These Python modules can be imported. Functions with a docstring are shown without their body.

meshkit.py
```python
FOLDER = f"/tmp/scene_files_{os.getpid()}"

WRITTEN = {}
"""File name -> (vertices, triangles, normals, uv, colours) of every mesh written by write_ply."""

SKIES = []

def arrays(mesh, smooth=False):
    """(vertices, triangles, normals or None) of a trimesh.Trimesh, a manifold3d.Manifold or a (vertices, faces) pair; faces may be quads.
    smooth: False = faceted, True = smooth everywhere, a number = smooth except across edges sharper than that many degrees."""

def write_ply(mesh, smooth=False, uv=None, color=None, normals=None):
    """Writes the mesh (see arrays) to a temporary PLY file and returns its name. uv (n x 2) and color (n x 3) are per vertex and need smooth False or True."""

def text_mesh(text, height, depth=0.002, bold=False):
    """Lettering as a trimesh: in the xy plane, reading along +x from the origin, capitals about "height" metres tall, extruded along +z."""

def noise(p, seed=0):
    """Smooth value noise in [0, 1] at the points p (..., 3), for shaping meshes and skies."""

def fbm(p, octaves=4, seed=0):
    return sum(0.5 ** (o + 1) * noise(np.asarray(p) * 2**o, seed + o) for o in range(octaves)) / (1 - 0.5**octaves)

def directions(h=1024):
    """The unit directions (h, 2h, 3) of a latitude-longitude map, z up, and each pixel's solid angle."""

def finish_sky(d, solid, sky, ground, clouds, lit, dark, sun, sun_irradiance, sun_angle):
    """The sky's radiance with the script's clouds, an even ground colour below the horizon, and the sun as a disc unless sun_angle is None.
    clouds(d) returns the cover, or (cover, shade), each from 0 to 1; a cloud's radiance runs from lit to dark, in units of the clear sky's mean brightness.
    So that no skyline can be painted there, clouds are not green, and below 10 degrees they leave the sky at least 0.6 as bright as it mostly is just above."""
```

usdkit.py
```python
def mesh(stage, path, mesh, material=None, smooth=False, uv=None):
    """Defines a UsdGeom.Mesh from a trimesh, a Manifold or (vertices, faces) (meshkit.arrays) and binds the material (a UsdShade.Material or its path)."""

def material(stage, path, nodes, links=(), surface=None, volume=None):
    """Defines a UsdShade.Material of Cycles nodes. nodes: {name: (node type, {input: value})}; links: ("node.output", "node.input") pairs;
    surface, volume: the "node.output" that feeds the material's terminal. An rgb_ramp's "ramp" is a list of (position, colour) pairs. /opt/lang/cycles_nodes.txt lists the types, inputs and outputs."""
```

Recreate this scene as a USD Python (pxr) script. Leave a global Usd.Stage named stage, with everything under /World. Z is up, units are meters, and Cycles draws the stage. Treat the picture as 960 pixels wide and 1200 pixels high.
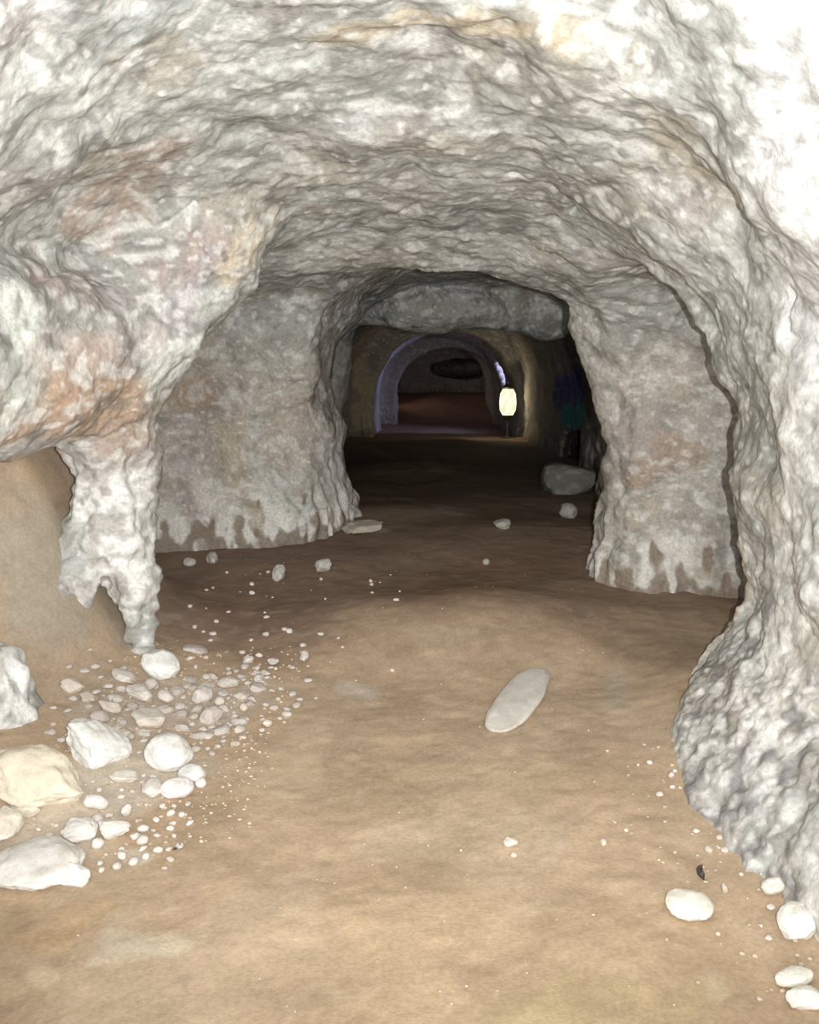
import math, random, numpy as np, trimesh, meshkit, usdkit
from pxr import Usd, UsdGeom, UsdLux, UsdShade, Gf, Sdf, Vt

stage = Usd.Stage.CreateInMemory()
UsdGeom.SetStageUpAxis(stage, UsdGeom.Tokens.z)
UsdGeom.Xform.Define(stage, '/World')
UsdGeom.Scope.Define(stage, '/World/Looks')
T = Sdf.ValueTypeNames

# ---------------------------------------------------------------- camera, lights, exposure
FPX, PITCH, EYE = 1050.0, 9.2, np.array([0.0, 0.0, 1.5])
cam = UsdGeom.Camera.Define(stage, '/World/camera')
cam.CreateHorizontalApertureAttr(36.0)
cam.CreateVerticalApertureAttr(45.0)
cam.CreateFocalLengthAttr(36.0 * FPX / 960.0)
cam.CreateClippingRangeAttr(Gf.Vec2f(0.05, 200.0))
cam.CreateExposureAttr(0.15)
cam.AddTranslateOp().Set(Gf.Vec3d(*EYE))
cam.AddRotateXOp().Set(90.0 - PITCH)

def sphere_light(name, loc, radius, power, color):
    l = UsdLux.SphereLight.Define(stage, '/World/' + name)
    l.CreateRadiusAttr(radius); l.CreateIntensityAttr(power); l.CreateColorAttr(Gf.Vec3f(*color))
    l.CreateNormalizeAttr(True)
    l.AddTranslateOp().Set(Gf.Vec3d(*loc))
    return l
FLASH = sphere_light('flash', (0.115, 0.0, 1.52), 0.010, 140.0, (1.0, 1.0, 0.985))      # the phone's own flash, a wide forward beam
FLASH.AddRotateXOp().Set(91.0)
sh = UsdLux.ShapingAPI.Apply(FLASH.GetPrim()); sh.CreateShapingConeAngleAttr(52.0); sh.CreateShapingConeSoftnessAttr(0.9)
FILL = UsdLux.RectLight.Define(stage, '/World/fill_behind_camera')                        # added soft fill behind the photographer, evens out the flash falloff
FILL.CreateWidthAttr(2.4); FILL.CreateHeightAttr(2.2); FILL.CreateIntensityAttr(6.5); FILL.CreateColorAttr(Gf.Vec3f(0.97, 0.99, 1.0))
FILL.AddTranslateOp().Set(Gf.Vec3d(-0.1, -2.2, 1.35)); FILL.AddRotateXOp().Set(90.0)

FAR = UsdLux.RectLight.Define(stage, '/World/far_daylight')                              # bluish daylight from a side opening far inside
FAR.CreateWidthAttr(0.8); FAR.CreateHeightAttr(0.8); FAR.CreateIntensityAttr(34.0); FAR.CreateColorAttr(Gf.Vec3f(0.50, 0.57, 1.0))
FAR.AddTranslateOp().Set(Gf.Vec3d(3.2, 20.2, 1.3)); FAR.AddRotateYOp().Set(90.0)

FAR2 = UsdLux.RectLight.Define(stage, '/World/added_mound_fill_001')                         # added dim fill from the left, brightens the mound before the end wall
FAR2.CreateWidthAttr(0.7); FAR2.CreateHeightAttr(0.7); FAR2.CreateIntensityAttr(6.0); FAR2.CreateColorAttr(Gf.Vec3f(1.0, 0.86, 0.80))
FAR2.AddTranslateOp().Set(Gf.Vec3d(-1.5, 23.9, 1.5)); FAR2.AddRotateYOp().Set(-90.0)

# ---------------------------------------------------------------- helpers
def sstep(a, b, x):
    t = np.clip((x - a) / (b - a), 0, 1)
    return t * t * (3 - 2 * t)
def smin(a, b, k):
    h = np.clip(0.5 + 0.5 * (b - a) / k, 0, 1)
    return b + (a - b) * h - k * h * (1 - h)
def smax(a, b, k):
    return -smin(-a, -b, k)
def capsule(x, y, z, a, b, ra, rb):
    a, b = np.array(a, float), np.array(b, float)
    d = b - a
    t = np.clip(((x - a[0]) * d[0] + (y - a[1]) * d[1] + (z - a[2]) * d[2]) / (d @ d), 0, 1)
    return np.sqrt((x - a[0] - t * d[0]) ** 2 + (y - a[1] - t * d[1]) ** 2 + (z - a[2] - t * d[2]) ** 2) - (ra + (rb - ra) * t)
def ellipsoid(x, y, z, c, r):
    q = np.sqrt(((x - c[0]) / r[0]) ** 2 + ((y - c[1]) / r[1]) ** 2 + ((z - c[2]) / r[2]) ** 2)
    return (q - 1) * min(r)
def arch(x, z, xc, wl, wr, zs, zc, n=2.1):
    w = np.where(x > xc, wr, wl)
    h = np.maximum(zc - zs, 0.2)
    q = ((np.abs(x - xc) / w) ** n + (np.maximum(z - zs, 0) / h) ** n) ** (1 / n)
    return (q - 1) * np.minimum(w, h + 0.3)
def N(p, scale, seed=0):
    return meshkit.noise(np.asarray(p) * scale + 100.0, seed) * 2 - 1
def ray(px, py):
    d = np.array([(px - 480.0) / FPX, 1.0, -(py - 600.0) / FPX])
    c, s = math.cos(math.radians(PITCH)), math.sin(math.radians(PITCH))
    d = np.array([d[0], d[1] * c + d[2] * s, -d[1] * s + d[2] * c])
    return d / np.linalg.norm(d)

# ---------------------------------------------------------------- the floor's height
FY = [-3, 1.5, 2.5, 3.3, 3.9, 4.6, 6.3, 9.0, 13.0, 18.0, 20.0, 22.5, 25.5, 28]
FZ = [0, 0, 0.02, 0.07, 0.13, 0.22, 0.37, 0.33, 0.22, 0.15, 0.05, 0.15, 0.75, 0.95]
def floor_z(x, y):
    z = np.interp(y, FY, FZ)
    z = z + 0.11 * np.exp(-((x - 0.1) / 0.75) ** 2 - ((y - 4.55) / 0.42) ** 2)            # the low mound across the passage
    z = z + 0.06 * np.exp(-((x + 0.1) / 0.9) ** 2 - ((y - 7.0) / 0.5) ** 2)
    z = z + 0.10 * np.exp(-((x - 0.2 + 0.25 * (y - 10.5)) / 1.1) ** 2 - ((y - 10.5) / 0.8) ** 2)
    z = z + 0.12 * np.exp(-((x - 0.6 + 0.3 * (y - 14.5)) / 1.4) ** 2 - ((y - 14.5) / 0.9) ** 2)
    z = z + 0.14 * sstep(-0.8, -1.5, x) * sstep(2.2, 3.0, y) * sstep(5.2, 4.2, y)          # rubble bank along the left wall
    z = z + 0.95 * sstep(-1.26, -1.80, x) * sstep(3.25, 3.95, y) * sstep(5.1, 4.6, y)      # smooth mud heaped under the bulge
    z = z + 0.10 * sstep(0.8, 1.3, x) * sstep(1.5, 2.4, y) * sstep(4.6, 3.6, y)
    p = np.stack([x, y, 0 * x], -1)
    z = z + 0.035 * N(p, 1.3, 5) + 0.010 * N(p, 3.1, 6)
    return z
def floor_fine(x, y):
    p = np.stack([x, y, 0 * x], -1)
    return 0.0035 * N(p, 8, 7) + 0.0022 * N(p, 19, 8) + 0.0015 * N(p, 43, 9)

# ---------------------------------------------------------------- the cave: rock where F > 0
def cave(x, y, z):
    f = np.interp(y, FY, FZ)
    # A: the passage the photograph is taken in
    zc = np.interp(y, [-2, 2, 3.7, 5.0, 6.5], [2.6, 2.55, 2.32, 2.08, 2.05])
    wl = np.interp(y, [-2, 2.7, 3.3, 4.4, 6], [1.42, 1.54, 1.85, 1.95, 1.85])
    wr = np.interp(y, [-2, 2.2, 3.2, 3.7, 4.3, 6], [1.2, 1.2, 1.30, 1.36, 1.42, 1.0])
    toe = sstep(0.62, 0.0, z)
    wr = wr - 0.27 * toe * sstep(4.0, 3.3, y) * sstep(1.6, 2.6, y)
    wl = wl - 0.12 * toe * sstep(3.2, 2.9, y)
    A = arch(x, z, 0.0, wl, wr, 1.2, zc, 2.0)
    A = smax(A, y - 6.15 + 0.25 * sstep(1.0, 2.2, z), 0.25)
    # side passage to the right between the near wall and the pillar
    S = smax(arch(y, z, 4.25, 0.50, 0.75, 1.3, 1.98, 2.4), 0.85 - x, 0.1)
    S = smax(S, x - 2.9, 0.2)
    # B: behind the first arch
    zb = np.interp(y, [5, 6, 7.5, 9], [2.1, 2.24, 2.3, 2.2])
    B = arch(x, z, 0.4, 1.12, 1.35, 1.35, zb, 2.1)
    B = smax(smax(B, 5.3 - y, 0.15), y - 9.2, 0.2)
    # C: the dark inner chamber, with a hollow to the right
    C = arch(x, z, 0.9, 2.1, np.interp(y, [9, 11, 18], [1.0, 1.22, 1.30]), 1.1, np.interp(y, [8, 11, 18.0], [2.0, 2.45, 2.6]), 2.2)
    C = smax(smax(C, 8.3 - y, 0.2), y - 17.8, 0.25)
    # D: beyond the far arch
    D = arch(x, z, 0.70, 1.42, 1.42, 0.8, np.interp(y, [17, 19, 21, 27], [2.13, 2.30, 2.2, 2.2]), 2.1)
    D = smax(smax(D, 17.3 - y, 0.1), y - 26.0, 0.5)
    F = smin(A, B, 0.12)
    F = smin(F, S, 0.015)
    F = smin(F, C, 0.12)
    F = smin(F, D, 0.10)
    # rock masses standing in the air
    def add(d, k):
        nonlocal F
        F = smax(F, -d, k)
    flare = 0.14 * sstep(f + 0.55, f, z)
    add(np.sqrt((x + 1.18) ** 2 + (y - 6.62) ** 2) - (0.66 + flare + 0.10 * sstep(1.5, 2.1, z)), 0.18)      # left pillar
    add(np.sqrt((x + 1.75) ** 2 + (y - 6.35) ** 2) - (0.60 + flare), 0.15)
    # right pillar: stands from the floor to the vault
    add(np.maximum(np.sqrt(((x - 1.79) / 1.25) ** 2 + ((y - 5.35) / 0.95) ** 2) * 1.0 - (0.50 + 0.25 * flare + 0.14 * sstep(1.3, 1.95, z)), -9), 0.12)
    add(capsule(x, y, z, (2.3, 5.5, -1), (2.5, 5.5, 3), 0.65, 0.65), 0.2)
    # bulge on the left
    add(capsule(x, y, z, (-1.02, 4.25, 2.25), (-1.32, 4.10, 1.62), 0.42, 0.33), 0.10)
    add(capsule(x, y, z, (-1.32, 4.10, 1.62), (-1.80, 3.30, 1.55), 0.34, 0.46), 0.12)
    add(capsule(x, y, z, (-1.80, 3.30, 1.60), (-1.80, 2.2, 1.55), 0.46, 0.46), 0.12)
    # flowstone tongue under it
    add(capsule(x, y, z, (-1.38, 4.06, 1.30), (-1.36, 4.00, 0.74), 0.20, 0.125), 0.07)
    add(capsule(x, y, z, (-1.29, 4.02, 0.75), (-1.21, 3.92, 0.22), 0.075, 0.045), 0.05)
    add(capsule(x, y, z, (-1.45, 3.96, 0.78), (-1.54, 3.80, 0.42), 0.065, 0.022), 0.04)
    # stump of white rock at the left edge
    add(capsule(x, y, z, (-1.64, 3.12, -0.2), (-1.66, 3.12, 0.26), 0.36, 0.26), 0.06)
    # lumps over the second arch
    add(capsule(x, y, z, (-0.45, 8.7, 2.15), (1.15, 8.6, 2.08), 0.28, 0.26), 0.12)
    add(ellipsoid(x, y, z, (0.35, 8.45, 2.02), (0.62, 0.3, 0.21)), 0.05)
    add(ellipsoid(x, y, z, (1.25, 8.45, 2.00), (0.30, 0.3, 0.27)), 0.05)
    add(capsule(x, y, z, (-1.05, 8.9, 0), (-0.95, 8.9, 2.2), 0.33, 0.40), 0.12)
    # rib inside the far tunnel, dark hole through its end wall, a black hollow low on the right of the chamber
    add(np.maximum(np.abs(y - 22.0) - 0.25, -arch(x, z, 1.0, 1.30, 1.12, 0.8, 1.95, 2.1)), 0.12)
    F = smin(F, ellipsoid(x, y, z, (1.55, 26.4, 1.45), (1.0, 1.5, 0.30)), 0.05)
    F = smin(F, capsule(x, y, z, (2.12, 11.0, 0.34), (3.7, 16.8, 0.30), 0.40, 0.40), 0.03)
    F = smin(F, ellipsoid(x, y, z, (2.7, 20.2, 1.2), (1.0, 0.6, 0.6)), 0.05)             # side opening of the far tunnel, out of sight
    F = smin(F, ellipsoid(x, y, z, (-1.2, 23.9, 1.4), (0.9, 0.6, 0.6)), 0.05)  # unseen pocket added to house the mound's fill light
    return F

xs = np.concatenate([np.arange(-2.7, -2.0, 0.05), np.arange(-2.0, 1.9, 0.026), np.arange(1.9, 4.4, 0.07)])
zs = np.arange(-0.35, 2.80, 0.026)
ys = np.concatenate([np.arange(-2.2, 1.2, 0.09), np.arange(1.2, 7.0, 0.026), np.arange(7.0, 10.0, 0.045), np.arange(10, 28.5, 0.10)])

def surface_nets():
    V = np.empty((len(xs), len(ys), len(zs)), np.float32)
    step = 24
    for j in range(0, len(ys), step):
        X, Y, Z = np.meshgrid(xs, ys[j:j + step], zs, indexing='ij')
        f = cave(X, Y, Z)
        near = np.abs(f) < 0.32
        p = np.stack([X[near], Y[near], Z[near]], -1)
        warp = N(p, 1.7, 21) * 0.3
        q = p + warp[:, None] * 0.2
        lump = 0.075 * N(q, 2.0, 22) + 0.034 * N(q, 3.8, 23) + 0.024 * N(q, 7.5, 24)
        soft = sstep(8.0, 11.0, p[:, 1])
        f[near] += lump * (1 - 0.35 * soft) * sstep(0.32, 0.2, np.abs(f[near]))
        V[:, j:j + step] = f
    S = V < 0
    c = [S[a:S.shape[0] - 1 + a, b:S.shape[1] - 1 + b, d:S.shape[2] - 1 + d] for a in (0, 1) for b in (0, 1) for d in (0, 1)]
    n = sum(q.astype(np.uint8) for q in c)
    act = (n > 0) & (n < 8)
    idx = -np.ones(act.shape, np.int64)
    cells = np.argwhere(act)
    idx[act] = np.arange(len(cells))
    cor = np.array([(a, b, d) for a in (0, 1) for b in (0, 1) for d in (0, 1)])
    vals = np.stack([V[cells[:, 0] + a, cells[:, 1] + b, cells[:, 2] + d] for a, b, d in cor], 1)
    acc, cnt = np.zeros((len(cells), 3)), np.zeros(len(cells))
    for i in range(8):
        for k in range(i + 1, 8):
            if np.abs(cor[i] - cor[k]).sum() != 1:
                continue
            a, b = vals[:, i], vals[:, k]
            m = (a < 0) != (b < 0)
            t = np.where(m, a / np.where(m, a - b, 1), 0)
            acc += np.where(m[:, None], cor[i] + t[:, None] * (cor[k] - cor[i]), 0)
            cnt += m
    g = cells + acc / cnt[:, None]
    P = np.stack([np.interp(g[:, 0], np.arange(len(xs)), xs), np.interp(g[:, 1], np.arange(len(ys)), ys), np.interp(g[:, 2], np.arange(len(zs)), zs)], 1)
    quads = []
    for ax in range(3):
        u, w = (ax + 1) % 3, (ax + 2) % 3
        s0 = [slice(None)] * 3; s1 = [slice(None)] * 3
        s0[ax], s1[ax] = slice(0, -1), slice(1, None)
        a, b = S[tuple(s0)], S[tuple(s1)]
        e = np.argwhere(a != b)
        ok = (e[:, u] > 0) & (e[:, w] > 0) & (e[:, u] < S.shape[u] - 1) & (e[:, w] < S.shape[w] - 1)
        e = e[ok]
        flip = a[tuple(e.T)]
        def at(du, dw):
            q = e.copy(); q[:, u] += du; q[:, w] += dw
            return idx[tuple(q.T)]
        quad = np.stack([at(-1, -1), at(0, -1), at(0, 0), at(-1, 0)], 1)
        quad[flip] = quad[flip][:, ::-1]
        quads.append(quad)
    Q = np.vstack(quads)
    return P, Q

P, Q = surface_nets()
# drop what lies well under the floor
keep = P[:, 2] > floor_z(P[:, 0], P[:, 1]) - 0.12
Q = Q[keep[Q].any(1)]
used = np.unique(Q); re = -np.ones(len(P), int); re[used] = np.arange(len(used)); P, Q = P[used], re[Q]
tri = np.vstack([Q[:, [0, 1, 2]], Q[:, [0, 2, 3]]])
def vnormals(v, f):
    n = np.zeros_like(v); fn = np.cross(v[f[:, 1]] - v[f[:, 0]], v[f[:, 2]] - v[f[:, 0]])
    for k in range(3):
        for c in range(3):
            n[:, c] += np.bincount(f[:, k], fn[:, c], len(v))
    return n / np.maximum(np.linalg.norm(n, axis=1, keepdims=True), 1e-12)
V, Fc = trimesh.remesh.subdivide(P, tri)
nrm = vnormals(V, Fc)
# one pass of smoothing of the staircase
def laplace(v, f, it=2, lam=0.5):
    e = np.vstack([f[:, [0, 1]], f[:, [1, 2]], f[:, [2, 0]]])
    deg = np.bincount(e.ravel(), minlength=len(v))
    for _ in range(it):
        s = np.stack([np.bincount(e[:, 0], v[e[:, 1], c], len(v)) + np.bincount(e[:, 1], v[e[:, 0], c], len(v)) for c in range(3)], 1)
        v = v + lam * (s / deg[:, None] - v)
    return v
V = laplace(V, Fc, 2, 0.5)
nrm = vnormals(V, Fc)
def rough(v, n):
    hz = v[:, 2] - np.interp(v[:, 1], FY, FZ)
    drip = sstep(0.9, 0.2, hz)
    mud = ((v[:, 0] < -1.75) & (v[:, 1] > 3.2) & (v[:, 1] < 5.2) & (v[:, 2] < 1.15))
    st = v * np.array([1, 1, 1]) + 0.05 * N(v, 5, 31)[:, None]
    d = 0.008 * (1 - 2 * np.abs(N(st, 6, 32))) + 0.007 * N(st, 12, 33) + 0.0055 * N(st, 23, 34) + 0.004 * N(v, 46, 35)
    fl = v * np.array([1, 1, 0.22])
    d = d + drip * np.where((v[:, 0] > 0.7) & (v[:, 1] < 3.7), 0.3, 1.0 + 0.9 * sstep(0.35, 0.05, hz)) * (0.022 * (1 - 2 * np.abs(N(fl, 9, 36))) + 0.012 * N(fl, 22, 37))
    tong = sstep(-1.05, -1.15, v[:, 0]) * sstep(3.6, 3.8, v[:, 1]) * sstep(4.7, 4.4, v[:, 1]) * sstep(1.4, 1.1, v[:, 2])
    d = d + tong * (0.022 * (1 - 2 * np.abs(N(fl, 14, 38))) + 0.014 * N(v, 26, 39))
    gran = sstep(0.7, 0.85, v[:, 0]) * sstep(3.9, 3.5, v[:, 1]) * sstep(1.0, 0.5, hz)
    d = d + gran * (0.006 * (1 - 2 * np.abs(N(v, 9, 53))) + 0.008 * N(v, 26, 54) + 0.005 * N(v, 52, 56))
    far = sstep(7.0, 10.0, v[:, 1])
    return d * (1 - 0.4 * far) * np.where(mud, 0.35, 1.0)
# narrow cracks and creases: each a polyline cut into the surface
CRACKS = [
    ([(1.172, 2.83, 1.734), (1.176, 2.87, 1.652), (1.179, 2.864, 1.6), (1.196, 2.775, 1.573), (1.233, 2.655, 1.548)], 0.014, 0.022),
    ([(0.405, 3.722, 2.255), (0.494, 3.735, 2.227), (0.606, 3.797, 2.19), (0.698, 3.96, 2.146)], 0.014, 0.035),
    ([(-1.323, 3.788, 1.976), (-1.152, 3.793, 2.001), (-0.979, 3.817, 2.08), (-0.884, 3.803, 2.155)], 0.016, 0.03),
    ([(-1.161, 5.908, 1.556), (-0.995, 5.903, 1.635), (-0.889, 5.941, 1.653)], 0.012, 0.03),
    ([(1.071, 3.923, 1.857), (1.116, 3.872, 1.804)], 0.012, 0.03),
    ([(1.02, 4.33, 1.958), (0.868, 4.471, 1.941)], 0.015, 0.025),
    ([(1.258, 5.035, 1.386), (1.35, 5.029, 1.449)], 0.014, 0.03),
    ([(-1.351, 3.763, 1.946), (-1.314, 3.231, 1.796)], 0.02, 0.02),
    ([(0.058, 4.138, 2.209), (-0.203, 4.469, 2.177)], 0.02, 0.02),
]
def cracks(v):
    d = np.zeros(len(v))
    for pts, width, depth in CRACKS:
        for a, b in zip(pts[:-1], pts[1:]):
            a, b = np.array(a), np.array(b)
            near = np.flatnonzero((np.abs(v - (a + b) / 2) < np.abs(a - b) / 2 + 4 * width + 0.06).all(1))
            w = v[near] + 0.018 * np.stack([N(v[near], 14, 61), N(v[near], 14, 62), N(v[near], 14, 63)], 1)
            e = capsule(w[:, 0], w[:, 1], w[:, 2], a, b, 0, 0)
            d[near] = np.minimum(d[near], -depth * np.exp(-(e / width) ** 2))
    return d
V = V + nrm * (rough(V, nrm) + cracks(V))[:, None]
nrm = vnormals(V, Fc)

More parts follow.
